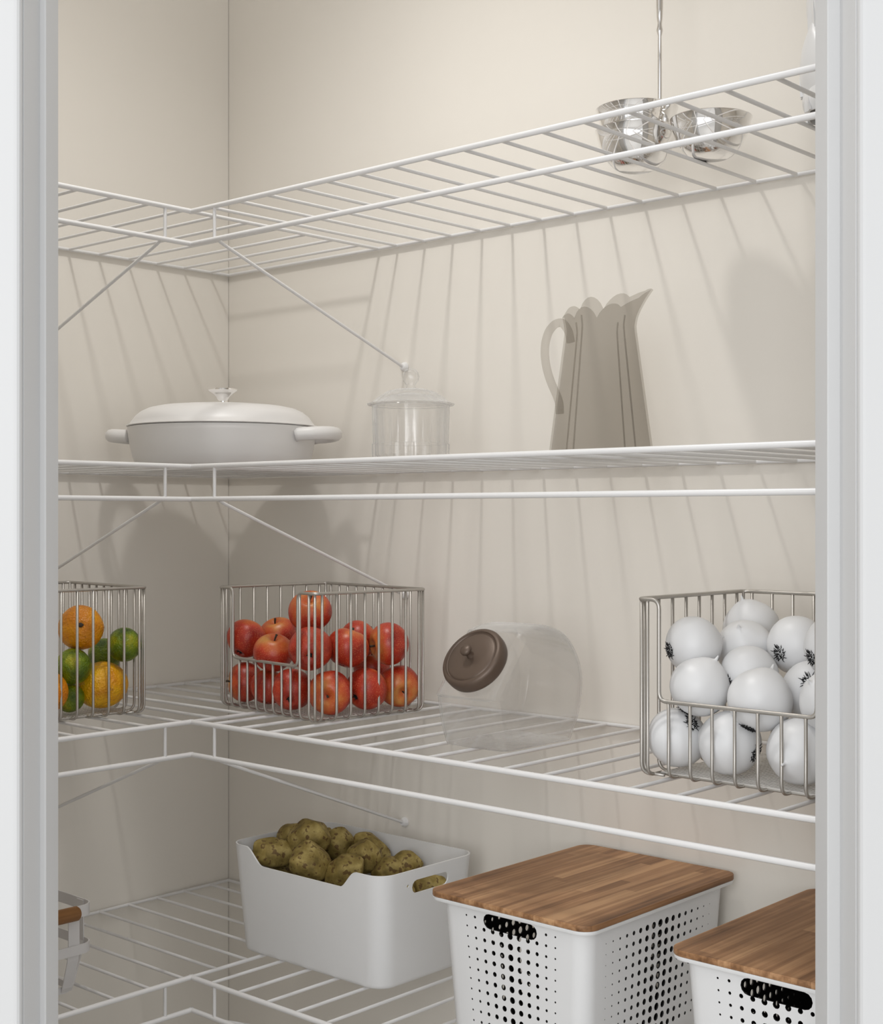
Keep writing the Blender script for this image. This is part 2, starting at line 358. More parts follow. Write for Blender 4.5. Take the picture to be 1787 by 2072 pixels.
me_po = bar_mesh('lip_post', (0, 0, 0), (0, 0, -LIP), 0.0026)
def brace_mesh():
    mb = MB(); mb.tube(fillet([(0, 0, 0), (0, 0.012, -0.006), (0, SD-0.006, -0.158)], 0.006, 3), 0.0026, 8)
    me = mb.mesh('brace', sharp=50); me.materials.append(M['wire']); return me
me_br = brace_mesh()
mb = MB(); mb.lathe([(0, 0.0), (0.0075, 0.0), (0.0085, 0.002), (0.0075, 0.006), (0.005, 0.009), (0, 0.0095)], 16)
me_clip = mb.mesh('wall_clip'); me_clip.materials.append(M['clip'])
shelf_lab = ['top white wire corner shelf, holding the chrome bowls', 'white wire corner shelf under the casserole and grey pitcher',
             'white wire corner shelf carrying the three fruit and onion baskets', 'lowest white wire corner shelf, under the potato bin']
for i, z in enumerate(SZ):
    t = thing('wire_shelf', (0, 0, z), shelf_lab[i], 'shelf', 'white wire corner shelves')
    place('front_rail', me_fx, None, t, (0, -SD, 0)); place('front_rail', me_fy, None, t, (SD, 0, 0))
    place('lip_rail', me_fx, None, t, (0, -SD, -LIP)); place('lip_rail', me_fy, None, t, (SD, 0, -LIP))
    place('wall_rail', me_wx, None, t); place('wall_rail', me_wy, None, t); place('corner_rail', me_cr, None, t)
    x = 0.450
    while x < XE: place('crossbar', me_rx, None, t, (x, 0, 0)); x += 0.0621
    y = -0.049
    while y > YE: place('crossbar', me_ly, None, t, (0, y, 0)); y -= 0.0615
    for q in ((SD, -0.4545), (0.461, -SD), (SD, YE+0.01), (XE-0.01, -SD)): place('lip_post', me_po, None, t, (q[0], q[1], 0))
    for q, rz in (((0.466, -SD, -LIP), 0), ((SD, -0.460, -LIP), pi/2)):
        b = place('brace', me_br, None, t, q, (0, 0, rz))
        place('wall_clip', me_clip, None, b, (0, SD, -0.158), (pi/2, 0, 0))
DT = [z+RB for z in SZ]                        # tops of the decks

# ------------------------------------------------------------------ top shelf: chrome bowls, ladle, white vase
def bowl_mesh(r, h):
    prof = [(0, 0), (r*0.42, 0), (r*0.52, h*0.04), (r*0.70, h*0.2), (r*0.86, h*0.46), (r*0.95, h*0.75), (r, h), (r*1.015, h*1.01),
            (r*1.0, h*1.02), (r*0.965, h*0.99), (r*0.92, h*0.75), (r*0.83, h*0.48), (r*0.66, h*0.23), (r*0.45, h*0.09), (0, h*0.06)]
    mb = MB(); mb.lathe(prof, 56); me = mb.mesh('chrome_bowl', sharp=60); me.materials.append(M['chrome']); return me
bl = bowl_mesh(0.054, 0.052)
tag(place('chrome_bowl', bl, loc=(1.042, -0.160, DT[0])), 'chrome bowl resting on the top shelf under a second bowl', 'bowl', 'chrome bowls on the top shelf')
tag(place('chrome_bowl', bl, loc=(1.0425, -0.1595, DT[0]+0.028)), 'chrome bowl nested on top of another, with a ladle standing in it', 'bowl', 'chrome bowls on the top shelf')
tag(place('chrome_bowl', bowl_mesh(0.052, 0.050), loc=(1.149, -0.148, DT[0])), 'single chrome bowl beside the two nested bowls', 'bowl', 'chrome bowls on the top shelf')
ld = thing('ladle', (1.079, -0.160, DT[0]+0.045), 'chrome ladle standing upright in the nested bowls, handle up', 'ladle')
mb = MB(); mb.lathe([(0.0026, -0.006), (0.0030, 0.0), (0.0029, 0.10), (0.0026, 0.125), (0.0034, 0.128), (0.0046, 0.133), (0.0034, 0.138), (0.0031, 0.142), (0.0042, 0.150), (0.0048, 0.165), (0.0052, 0.20), (0.0046, 0.235), (0.002, 0.244)], 16)
mb.build('handle', M['chrome'], ld, sharp=60)
mb = MB(); mb.lathe([(0, -0.008), (0.010, -0.006), (0.0165, 0.001), (0.019, 0.010), (0.0185, 0.011), (0.015, 0.002), (0.009, -0.004), (0, -0.0055)], 28)
o = mb.build('cup', M['chrome'], ld, sharp=60); o.location = (-0.021, 0, -0.001)

# vase: tiers of overlapping petal-like lobes
va = thing('vase', (1.384, -0.205, DT[0]), 'white ceramic vase with overlapping petal lobes at the end of the top shelf', 'vase')
def vase_body():
    prof = [(0, 0), (0.044, 0), (0.052, 0.004), (0.056, 0.02), (0.055, 0.034), (0.062, 0.06), (0.060, 0.085), (0.052, 0.105), (0.055, 0.13), (0.052, 0.16), (0.050, 0.19), (0.050, 0.215), (0.046, 0.215), (0.045, 0.16), (0.05, 0.1), (0.046, 0.02), (0, 0.012)]
    mb = MB(); mb.lathe(prof, 48); mb.build('body', M['ceramic'], va, sharp=60)
vase_body()
def petal_mesh():
    mb = MB(); rings = []
    nu, nv = 9, 9
    for j in range(nv):
        t = j/(nv-1); z = 0.074*t
        wd = 0.034*math.sin(pi*min(1, 0.30+0.70*(1-t)**0.8)*0.5)*(1-t**6)+0.001
        row = []
        for i in range(nu):
            s = -1+2*i/(nu-1)
            row.append((0.013*math.sin(pi*(0.15+0.8*t))*(1-s*s*0.75), s*wd, z+0.004*(1-s*s)*t))
        rings.append(row)
    mb.rings(rings, caps=False, wrap=False); me = mb.mesh('petal', sharp=None); me.materials.append(M['ceramic']); return me
pm = shell_mesh(petal_mesh(), 0.003, 0, 50, True)
for z0, rr, off, sz, sx in ((0.001, 0.0560, 0.0, 0.52, 0.8), (0.024, 0.0570, 0.5, 1.05, 1.0), (0.094, 0.0500, 0.0, 1.0, 0.9), (0.150, 0.046, 0.5, 0.8, 0.9)):
    for i in range(7):
        a = 2*pi*(i+off)/7
        o = place('petal', pm, None, va, (rr*math.cos(a), rr*math.sin(a), z0), (0, 0, a)); o.scale = (sx, 1, sz)

# ------------------------------------------------------------------ second shelf
# casserole
ca = thing('casserole', (0.2275, -0.200, DT[1]), 'white enamelled cast iron casserole with lid in the shelf corner', 'casserole', rz=YAW-0.22)
mb = MB(); mb.lathe([(0, 0), (0.128, 0), (0.139, 0.003), (0.146, 0.010), (0.151, 0.024), (0.1555, 0.045), (0.1580, 0.062), (0.1592, 0.069), (0.1585, 0.0715), (0.156, 0.0720), (0.153, 0.070), (0.150, 0.05), (0.14, 0.012), (0, 0.008)], 72)
pot = mb.build('pot', M['enamel'], ca, sharp=50)
mb = MB(); mb.lathe([(0, 0.068), (0.150, 0.068), (0.151, 0.0725), (0.1600, 0.0726), (0.1612, 0.0738), (0.1600, 0.0752), (0.1555, 0.0768), (0.1515, 0.083), (0.1450, 0.0915), (0.136, 0.0985), (0.124, 0.1040), (0.108, 0.1075), (0.085, 0.1098), (0.05, 0.1112), (0.02, 0.1116), (0, 0.1117)], 72)
lid = mb.build('lid', M['enamel'], ca, sharp=50)
mb = MB(); mb.lathe([(0, 0.110), (0.0105, 0.1105), (0.0085, 0.114), (0.0085, 0.119), (0.0115, 0.125), (0.0175, 0.1305), (0.0235, 0.134), (0.0258, 0.1362), (0.0250, 0.1385), (0.018, 0.1398), (0, 0.1402)], 40)
mb.build('knob', M['chrome'], lid, sharp=50)['label'] = 'chrome knob'
for s in (-1, 1):
    mb = MB(); path = []
    for k in range(15):
        a = -pi/2+pi*k/14
        path.append((s*(0.152+0.046*math.cos(a)**0.75 if abs(math.cos(a)) > 1e-6 else s*0.152), 0.050*math.sin(a), 0.0575+0.003*math.cos(a)))
    path = [(s*0.146, -0.0515, 0.056)]+[(s*abs(q[0]), q[1], q[2]) for q in path]+[(s*0.146, 0.0515, 0.056)]
    mb.tube(path, 0.0098, 12, flat=(1.15, 1.05, (0, 0, 1))); mb.build('handle', M['enamel'], ca, sharp=None)

# clear lidded jar
gj = thing('glass_jar', (0.672, -0.206, DT[1]), 'clear ribbed glass jar with a ball-knobbed glass lid', 'jar')
rib = lambda a, z: 1+0.022*abs(math.cos(10*a))*(1.0 if z < 0.080 else 0.2)+(0.035*abs(math.cos(10*a+0.3)) if z < 0.030 else 0)
outer = [(0.030, 0.0), (0.050, 0.0), (0.0545, 0.004), (0.0552, 0.020), (0.0552, 0.0298), (0.0552, 0.0302), (0.0560, 0.055), (0.0568, 0.079), (0.0574, 0.082), (0.0578, 0.086)]
mb = MB(); mb.lathe([(0, 0)]+outer+[(0.0560, 0.0865), (0.0545, 0.082), (0.0530, 0.05), (0.0505, 0.014), (0.045, 0.008), (0, 0.007)], 120, rib)
mb.build('body', M['glass'], gj, sharp=40)
fl = lambda a, z: 1+0.018*math.cos(20*a)
mb = MB(); mb.lathe([(0, 0.105), (0.012, 0.105), (0.030, 0.1015), (0.046, 0.0945), (0.0535, 0.0885), (0.0545, 0.0870), (0.062, 0.0866), (0.0645, 0.0880), (0.0640, 0.0898), (0.0570, 0.0915), (0.0490, 0.0985), (0.0350, 0.1075), (0.0200, 0.1115), (0.0090, 0.1125), (0, 0.1130)], 80, fl)
gl = mb.build('lid', M['glass'], gj, sharp=50)
mb = MB(); mb.lathe([(0, 0.1115), (0.0075, 0.1120), (0.0062, 0.1165), (0.0078, 0.1190), (0.0112, 0.1240), (0.0124, 0.1300), (0.0108, 0.1365), (0.0070, 0.1408), (0, 0.1425)], 40, lambda a, z: 1+0.03*math.cos(10*a))
mb.build('knob', M['glass'], gl, sharp=None)

# grey see-through pitcher: rounded-square body, scalloped rim, spout to the right, strap handle to the left
pt = thing('pitcher', (1.020, -0.212, DT[1]), 'smoky grey see-through pitcher with scalloped rim and strap handle', 'pitcher', rz=YAW)
CH = 0.66
OCT = [(1, 0), (1, CH), (CH, 1), (0, 1), (-CH, 1), (-1, CH), (-1, 0), (-1, -CH), (-CH, -1), (0, -1), (CH, -1), (1, -CH)]
PLAN = []                                       # (x, y, how far along its scallop 0..1, segment)
for k in range(12):
    p0, p1 = OCT[k], OCT[(k+1) % 12]
    for q in range(8): PLAN.append((p0[0]+(p1[0]-p0[0])*q/8, p0[1]+(p1[1]-p0[1])*q/8, q/8, k))
na = len(PLAN)
def rim_h(a, t, k):
    amp = (0.0, 0.0, 0.011, 0.016, 0.006, 0.0, 0.0, 0.006, 0.016, 0.011, 0.0, 0.0)[k]
    up = max(0.0, math.cos(a))
    return 0.1900+amp*abs(math.sin(pi*t))**0.75+0.032*up**1.3-0.002*max(0.0, -math.cos(a))
def half(h):
    if h <= 0.168: return 0.0630+(0.0418-0.0630)*h/0.168
    return 0.0418+0.009*((h-0.168)/0.04)**1.5
mb = MB(); nh = 34; rings = []
for j in range(nh):
    t = j/(nh-1); ring = []
    for x, y, tt, k in PLAN:
        a = math.atan2(y, x); H = rim_h(a, tt, k); h = H*t; hw = half(h)
        tip = max(0, (h-0.150)/(H-0.150)); sp = 0.012*math.exp(-(a/0.45)**2)*tip**2
        ring.append((x*hw+sp, y*hw*0.85, h))
    rings.append(ring)
mb.rings(rings, caps=False)
o = mb.build('body', M['pitcher'], pt, sharp=None); solidify(o, 0.0026, -1, 0, 25)
for vx, vy in ((CH, 1), (-CH, 1), (-CH, -1), (CH, -1)):
    pts_ = []
    for q in range(15):
        h = 0.003+0.180*q/14; hw = half(h)-0.0014; pts_.append((vx*hw+(0.012*math.exp(-(math.atan2(vy, vx)/0.45)**2)*max(0, (h-0.15)/0.05)**2), vy*hw*0.85, h))
    m2 = MB(); m2.tube(pts_, 0.0011, 6); m2.build('corner_seam', M['pitcher'], pt, sharp=None)
mb = MB(); ring = [(q[0]*0.0600, q[1]*0.0600*0.85) for q in PLAN]
mb.rings([[(x, y, 0.0005) for x, y in ring], [(x, y, 0.0045) for x, y in ring]]); mb.build('base', M['pitcher'], pt, sharp=40)
hp = [(-0.0385, 0, 0.152), (-0.0415, 0, 0.168), (-0.0500, 0, 0.1785), (-0.0590, 0, 0.1765), (-0.0675, 0, 0.167), (-0.0722, 0, 0.152), (-0.0730, 0, 0.134), (-0.0700, 0, 0.115), (-0.0640, 0, 0.097), (-0.0570, 0, 0.082), (-0.0535, 0, 0.072), (-0.0530, 0, 0.058)]
hp = fillet(hp, 0.02, 4)
mb = MB(); mb.tube(hp, 1, 14, flat=(0.0056, 0.0105, (1, 0, 0))); mb.build('handle', M['pitcher'], pt, sharp=None)

# ------------------------------------------------------------------ wire baskets of the third shelf
def basket(loc, rz, w_, d_, h_, cut, m_, nf, nsd, label):
    t = thing('wire_basket', loc, label, 'basket', 'wire baskets on the third shelf', rz)
    hx, hy = w_/2, d_/2; r = 0.0021; IN = 0.020; top = h_
    # rim with the dip of the front side
    rp = [(-hx, -hy, top), (-hx+m_, -hy, top), (-hx+m_, -hy, cut), (hx-m_, -hy, cut), (hx-m_, -hy, top), (hx, -hy, top), (hx, hy, top), (-hx, hy, top)]
    mb = MB(); mb.tube(fillet(rp, 0.011, 6, closed=True), 0.0025, 8, closed=True); mb.build('rim', M['nickel'], t, sharp=None)
    loop = [(x, y, 0.004) for x, y in rrect(hx-IN, hy-IN, 0.012)]
    mb = MB(); mb.tube(loop, 0.0020, 8, closed=True); mb.build('base_ring', M['nickel'], t, sharp=None)
    def wire(hh):
        mb = MB(); mb.tube(fillet([(0, 0, hh+0.001), (0, 0, 0.0035), (IN+0.008, 0, 0.0035)], 0.027, 7), r, 6)
        me = mb.mesh('upright_wire', sharp=None); me.materials.append(M['nickel']); return me
    full, short = wire(top), wire(cut)
    def pw(me, x, y, a): place('upright_wire', me, None, t, (x, y, 0), (0, 0, a))
    for k in range(nf):
        x = -hx+0.014+(w_-0.028)*k/(nf-1)
        pw(short if abs(x) < hx-m_+0.003 else full, x, -hy, pi/2)
        pw(full, x, hy, -pi/2)
    for k in range(nsd):
        y = -hy+0.014+(d_-0.028)*k/(nsd-1)
        pw(full, hx, y, pi); pw(full, -hx, y, 0)
    for sx in (-1, 1):
        for sy in (-1, 1):
            a = math.atan2(-sy, -sx); o = place('upright_wire', full, None, t, (sx*(hx-0.0032), sy*(hy-0.0032), 0), (0, 0, a))
    # woven base: crossing flat strips
    mb = MB(); ix, iy = hx-IN, hy-IN; n = int(2*ix/0.0062)
    for k in range(n+1):
        x = -ix+2*ix*k/n; mb.box((x-0.0016, -iy, 0.0046), (x+0.0016, iy, 0.0056))
    n = int(2*iy/0.0062)
    for k in range(n+1):
        y = -iy+2*iy*k/n; mb.box((-ix, y-0.0016, 0.0052), (ix, y+0.0016, 0.0062))
    o = mb.build('base_weave', M['mesh'], t, smooth=False); o['kind'] = 'stuff'
    return t
basket((0.466, -0.196, DT[2]), -0.1375, 0.268, 0.212, 0.193, 0.083, 0.043, 11, 8, 'wire basket with a dipped front, heaped with red apples')
basket((1.300, -0.226, DT[2]), -0.018, 0.262, 0.235, 0.210, 0.092, 0.030, 9, 8, 'wire basket with a wide dipped front, full of white onions')
basket((0.1825, -0.513, DT[2]), -0.066, 0.233, 0.215, 0.197, 0.083, 0.043, 10, 8, 'wire basket of oranges and limes beside the left door frame')

# apples
def apple_mesh():
    prof = []
    n = 26
    for i in range(n+1):
        a = pi*i/n; r = math.sin(a); z = -math.cos(a)
        rr = r*(1.0+0.05*z)*(1.0)
        zz = z*0.93
        if z > 0: zz -= 0.30*math.exp(-(r/0.26)**2)
        else: zz += 0.22*math.exp(-(r/0.22)**2)
        prof.append((rr*(1.0 if z > -0.4 else 1-0.06*(-z-0.4)), zz))
    mb = MB(); mb.lathe(prof, 32, lambda a, z: 1+0.014*math.cos(5*a+0.4)*(1 if z < 0 else 0.5)); me = mb.mesh('apple', sharp=None)
    me.materials.append(M['apple']); return me
am = apple_mesh()
mb = MB(); mb.tube(fillet([(0, 0, 0.50), (0.02, 0, 0.72), (0.11, 0.03, 0.98)], 0.2, 4), [0.045, 0.042, 0.04, 0.04, 0.042, 0.048, 0.06], 7); stem_me = mb.mesh('stem', sharp=None); stem_me.materials.append(M['stemwood'])
mb = MB()
mb.lathe([(0, -0.66), (0.135, -0.70), (0.150, -0.735), (0.11, -0.765), (0, -0.76)], 12)
for k in range(5):
    a = 2*pi*k/5; mb.tube([(0.06*math.cos(a), 0.06*math.sin(a), -0.72), (0.12*math.cos(a), 0.12*math.sin(a), -0.80), (0.15*math.cos(a), 0.15*math.sin(a), -0.84)], [0.03, 0.025, 0.006], 5)
cal_me = mb.mesh('calyx', sharp=None); cal_me.materials.append(M['black'])
A_ = [ (0.490,-0.241,1.100,.0345, (0.0,0.75,0.62), 'topmost red apple, crowning the heap'),
 (0.353,-0.254,1.051,.0330, (0.35,0.75,-0.5), 'red apple at the far left of the upper layer, above the basket dip'),
 (0.360,-0.192,1.053,.0320, (-0.2,0.8,0.3), 'red apple at the back, left of the topmost apple'),
 (0.437,-0.270,1.035,.0325, (0.1,0.9,0.35), 'red apple lying just above the dipped front of the basket'),
 (0.535,-0.282,1.048,.0340, (-0.05,0.27,-0.95), 'red apple showing its dark blossom end, right below the topmost apple'),
 (0.551,-0.219,1.046,.0335, (0.3,0.85,-0.2), 'red apple in the upper layer, right of the one showing its blossom end'),
 (0.511,-0.156,1.053,.0310, (0.6,0.5,-0.3), 'apple mostly hidden at the back of the upper layer, right side'),
 (0.575,-0.152,1.050,.0340, (-0.75,-0.1,0.3), 'red apple at the far right of the upper layer'),
 (0.355,-0.257,0.982,.0325, (-0.95,0.05,0.25), 'red apple at the left end of the bottom layer'),
 (0.416,-0.262,0.979,.0300, (0.2,0.9,-0.3), 'dark red apple wedged between two others, second from left in the bottom layer'),
 (0.488,-0.277,0.982,.0330, (0.05,0.45,-0.88), 'bottom layer red apple under the dip, blossom end low in front'),
 (0.561,-0.265,0.983,.0340, (-0.15,-0.1,0.98), 'yellowish red apple in front at the bottom, stem facing outward'),
 (0.571,-0.199,0.983,.0335, (0.6,0.4,-0.68), 'bottom layer red apple with its blossom end turned left'),
 (0.580,-0.135,0.983,.0335, (0.25,-0.3,0.9), 'bottom layer apple at the far right, stem facing outward'),
 (0.505,-0.121,1.005,.0300, (0,0.9,0.2), 'red apple glimpsed between the right-hand apples at the back') ]
random.seed(4)
for x, y, z, r, d, lb in A_:
    o = place('apple', am, None, None, (x, y, z)); o.rotation_euler = orient(cv(*d)); o.scale = (r*0.985,)*3
    tag(o, lb, 'apple', 'red apples in the wire basket')
    place('stem', stem_me, None, o); place('calyx', cal_me, None, o)
# the apple skin works in the apple's own unit size
for n_ in M['apple'].node_tree.nodes:
    if n_.type == 'MAPPING': n_.inputs['Scale'].default_value = (1.9, 1.9, 0.55)
    if n_.type == 'MAP_RANGE': n_.inputs[1].default_value = 0.28; n_.inputs[2].default_value = 0.95
    if n_.type == 'TEX_NOISE' and n_.inputs['Scale'].default_value == 18: n_.inputs['Scale'].default_value = 0.9
    if n_.type == 'TEX_VORONOI': n_.inputs['Scale'].default_value = 15

# citrus
def citrus_mesh(name, mat, tipn=0.0, elong=1.0):
    prof = []; n = 24
    for i in range(n+1):
        a = pi*i/n; r = math.sin(a); z = -math.cos(a); zz = z*elong
        if z > 0: zz += tipn*math.exp(-(r/0.2)**2)-0.05*math.exp(-(r/0.08)**2)
        else: zz += 0.06*math.exp(-(r/0.16)**2)
        prof.append((r, zz))
    mb = MB(); mb.lathe(prof, 30, lambda a, z: 1+0.012*math.cos(3*a+1)+0.008*math.cos(7*a)); me = mb.mesh(name, sharp=None); me.materials.append(mat); return me
om = citrus_mesh('orange', M['orange'], -0.04, 0.95); lm = citrus_mesh('lemon', M['lemon'], 0.10, 1.12); gm = citrus_mesh('lime', M['lime'], 0.02, 1.03)
mb = MB(); mb.lathe([(0, 0.90), (0.10, 0.91), (0.11, 0.95), (0.07, 0.985), (0, 0.98)], 8, lambda a, z: 1+0.2*math.cos(5*a)); but = mb.mesh('stem_button', sharp=None); but.materials.append(M['stemwood'])
C_ = [('orange', om, 0.253,-0.498,1.078,.035, (0.25,0.2,0.94), 'round orange at the top of the citrus basket', 'orange'),
 ('lime', gm, 0.275,-0.434,1.049,.0265, (0.05,0.88,0.42), 'green lime on the right, next to the basket corner', 'lime'),
 ('lime', gm, 0.263,-0.518,1.021,.0275, (0.2,0.55,0.8), 'yellow-green lime directly below the top orange', 'lime'),
 ('lemon', lm, 0.257,-0.462,0.987,.0365, (-0.85,-0.15,0.55), 'big yellow lemon lying on the bottom of the citrus basket', 'lemon'),
 ('orange', om, 0.266,-0.568,0.987,.034, (0.2,0.9,0.2), 'orange at the basket bottom, mostly hidden by the left door frame', 'orange'),
 ('lime', gm, 0.217,-0.430,1.029,.026, (-0.3,0.8,0.2), 'dark green lime at the back, behind the orange and the right lime', 'lime'),
 ('lime', gm, 0.253,-0.517,0.972,.022, (0.3,0.5,0.5), 'small dark lime in the shade at the bottom of the basket', 'lime')]
for nm, me, x, y, z, r, d, lb, cat in C_:
    o = place(nm, me, None, None, (x, y, z)); o.rotation_euler = orient(cv(*d)); o.scale = (r*0.985,)*3
    tag(o, lb, cat, 'citrus fruit in the wire basket')
    b = place('stem_button', but, None, o, (0, 0, 0.0 if nm != 'lemon' else 0.20)); 
for mn in ('orange', 'lemon', 'lime'):
    for n_ in M[mn].node_tree.nodes:
        if n_.type == 'TEX_NOISE': n_.inputs['Scale'].default_value *= 0.035
        if n_.type == 'BUMP': n_.inputs['Distance'].default_value = 0.012

# onions
def onion_mesh():
    prof = []; n = 26
    for i in range(n+1):
        a = pi*i/n; r = math.sin(a); z = -math.cos(a)
        rr = r; zz = z*0.95
        if z > 0.75: zz += 0.10*((z-0.75)/0.25)**2
        prof.append((rr, zz))
    prof = prof[:-1]+[(0.055, 1.075), (0.04, 1.14), (0.025, 1.22), (0, 1.23)]
    mb = MB(); mb.lathe(prof, 36, lambda a, z: 1+0.008*math.cos(6*a)+(0.03*math.cos(4*a) if z > 0.85 else 0)); me = mb.mesh('onion', sharp=None); me.materials.append(M['onion']); return me
onm = onion_mesh()
random.seed(11); mb = MB()
for k in range(90):
    a = random.uniform(0, 2*pi); q = math.sqrt(random.random())*0.19; x, y = q*math.cos(a), q*math.sin(a); z = -math.sqrt(1-q*q)*0.95
    dx, dy = random.uniform(-0.09, 0.09)+x*0.45, random.uniform(-0.09, 0.09)+y*0.45
    mb.tube([(x, y, z+0.03), (x+dx*0.6, y+dy*0.6, z-0.025), (x+dx, y+dy, z-random.uniform(0.0, 0.05))], [0.017, 0.014, 0.006], 4)
rtm = mb.mesh('roots', sharp=None); rtm.materials.append(M['black'])
# direction of the root end
O_ = [(1.202,-0.138,1.107,.0365, (0.3,-0.9,-0.1), 'white onion at the very top and back of the heap'),
 (1.199,-0.270,1.094,.0355, (-0.92,-0.2,0.33), 'white onion upper left, black roots turned to the basket edge'),
 (1.228,-0.200,1.087,.0360, (0.3,-0.7,-0.6), 'white onion just in front of the topmost one'),
 (1.297,-0.198,1.095,.0360, (-0.75,-0.25,0.6), 'white onion upper right, roots pointing left'),
 (1.229,-0.3045,1.049,.0360, (-0.45,-0.85,-0.2), 'white onion on the left behind the dip, pale tip up'),
 (1.264,-0.252,1.061,.0360, (-0.85,-0.2,0.45), 'white onion in the middle, roots half hidden at its left'),
 (1.306,-0.3015,1.040,.0375, (-0.4,-0.88,0.25), 'large white onion in front above the dip, curled tip up'),
 (1.336,-0.2345,1.047,.0360, (-0.33,0.42,0.84), 'white onion on the right with roots facing outward'),
 (1.198,-0.3045,0.987,.0360, (0.4,0.58,0.70), 'bottom left white onion with roots at its upper right'),
 (1.268,-0.3025,0.988,.0378, (0.70,-0.25,0.66), 'bottom middle white onion with roots at its right side'),
 (1.357,-0.3030,0.988,.0380, (0.6,0.2,-0.7), 'bottom right white onion, smooth side outward'),
 (1.375,-0.256,1.101,.0360, (-0.75,-0.3,0.3), 'white onion at the upper edge beside the right door frame'),
 (1.392,-0.298,1.046,.0360, (0.6,-0.5,-0.3), 'white onion mostly behind the right door frame')]
for x, y, z, r, d, lb in O_:
    o = place('onion', onm, None, None, (x, y, z)); o.rotation_euler = orient(-cv(*d)); o.scale = (r*0.985,)*3
    tag(o, lb, 'onion', 'white onions in the wire basket'); place('roots', rtm, None, o)
M['onion'].node_tree.nodes['Noise Texture'].inputs['Scale'].default_value = 1.2

# tilted glass candy jar
jr = thing('candy_jar', (0.888, -0.235, DT[2]), 'clear glass candy jar with a slanted mouth and brown metal lid', 'jar')
def jar_body():
    prof = [(-0.080, 0.0), (-0.088, 0.018), (-0.096, 0.045), (-0.099, 0.066), (-0.098, 0.076), (-0.042, 0.146), (-0.033, 0.154), (-0.010, 0.1600), (0.020, 0.1605), (0.048, 0.153), (0.072, 0.138), (0.090, 0.115), (0.099, 0.088), (0.099, 0.062), (0.091, 0.034), (0.076, 0.010), (0.070, 0.0)]
    # smooth the outline (Catmull-Rom) except along the flat base
    def cr(p0, p1, p2, p3, t):
        return tuple(0.5*((2*p1[i])+(-p0[i]+p2[i])*t+(2*p0[i]-5*p1[i]+4*p2[i]-p3[i])*t*t+(-p0[i]+3*p1[i]-3*p2[i]+p3[i])*t**3) for i in (0, 1))
    P = []
    for i in range(len(prof)-1):
        p0 = prof[max(i-1, 0)]; p3 = prof[min(i+2, len(prof)-1)]
        if i == 4: P += [prof[4]]+[tuple(prof[4][k]*(1-t)+prof[5][k]*t for k in (0, 1)) for t in (0.25, 0.5, 0.75)]; continue
        for s in range(3): P.append(cr(p0, prof[i], prof[i+1], p3, s/3))
    P.append(prof[-1]); cy, cz = 0.0, 0.0
    rings = []
    hw = 0.0535
    for x, sc in ((-hw, 0.0), (-hw, 0.5), (-hw*1.0, 0.86), (-hw*0.965, 0.93), (-hw*0.88, 0.975), (-hw*0.7, 0.995), (0, 1.0), (hw*0.7, 0.995), (hw*0.88, 0.975), (hw*0.965, 0.93), (hw, 0.86), (hw, 0.5), (hw, 0.0)):
        rings.append([(x, y*sc, 0.062+(z-0.062)*sc if z > 0.062 else max(0.0, z) if sc > 0.8 else 0.062+(z-0.062)*sc) for y, z in P])
    mb = MB(); mb.rings(rings, caps=False); return mb
o = jar_body().build('body', M['jarglass'], jr, sharp=50, merge=1e-5); solidify(o, 0.0022, -1)
nrm = Vector((0, -0.070, 0.056)).normalized()
lid = bpy.data.objects.new('lid', None)
mb = MB(); mb.lathe([(0, -0.004), (0.0420, -0.004), (0.0450, -0.001), (0.0462, 0.004), (0.0462, 0.0135), (0.0450, 0.0165), (0.0420, 0.0185), (0.0395, 0.0188), (0.0388, 0.0172), (0.0375, 0.0166), (0.0365, 0.0176), (0.0340, 0.0188), (0.02, 0.0196), (0, 0.0198)], 64)
o = mb.build('lid', M['bronze'], jr, sharp=45); o['label'] = 'brown metal lid with a small knob'
o.location = (0, -0.0700, 0.1110); o.rotation_euler = nrm.to_track_quat('Z', 'Y').to_euler()
mb = MB(); mb.lathe([(0, 0.0188), (0.0058, 0.0192), (0.0048, 0.0215), (0.0044, 0.0265), (0.0062, 0.0280), (0.0080, 0.0305), (0.0080, 0.0330), (0.0064, 0.0352), (0, 0.0360)], 28)
mb.build('knob', M['bronze'], o, sharp=50)

# ------------------------------------------------------------------ bins of the lowest shelf
def inside(p, poly):
    x, y = p; r = False; n = len(poly)
    for k in range(n):
        (x0, y0), (x1, y1) = poly[k], poly[(k+1) % n]
        if (y0 > y) != (y1 > y) and x < (x1-x0)*(y-y0)/(y1-y0)+x0: r = not r
    return r
def panel2d(outer, holes):
    """flat panel with real holes: constrained Delaunay triangles, those inside a hole dropped"""
    V = []; E_ = []
    for lp in [outer]+holes:
        b = len(V); n = len(lp); V += [Vector(q) for q in lp]; E_ += [(b+k, b+(k+1) % n) for k in range(n)]
    ov, oe, of = delaunay_2d_cdt(V, E_, [], 0, 1e-7)[:3]
    boxes = [(min(q[0] for q in h), max(q[0] for q in h), min(q[1] for q in h), max(q[1] for q in h), h) for h in holes]
    F = []
    for f in of:
        c = (sum(ov[k][0] for k in f)/3, sum(ov[k][1] for k in f)/3)
        if not inside(c, outer): continue
        if any(b[0] <= c[0] <= b[1] and b[2] <= c[1] <= b[3] and inside(c, b[4]) for b in boxes): continue
        F.append(tuple(f))
    return [tuple(q) for q in ov], F
def circ(x, y, r, n=12): return [(x+r*math.cos(2*pi*k/n), y+r*math.sin(2*pi*k/n)) for k in range(n)]
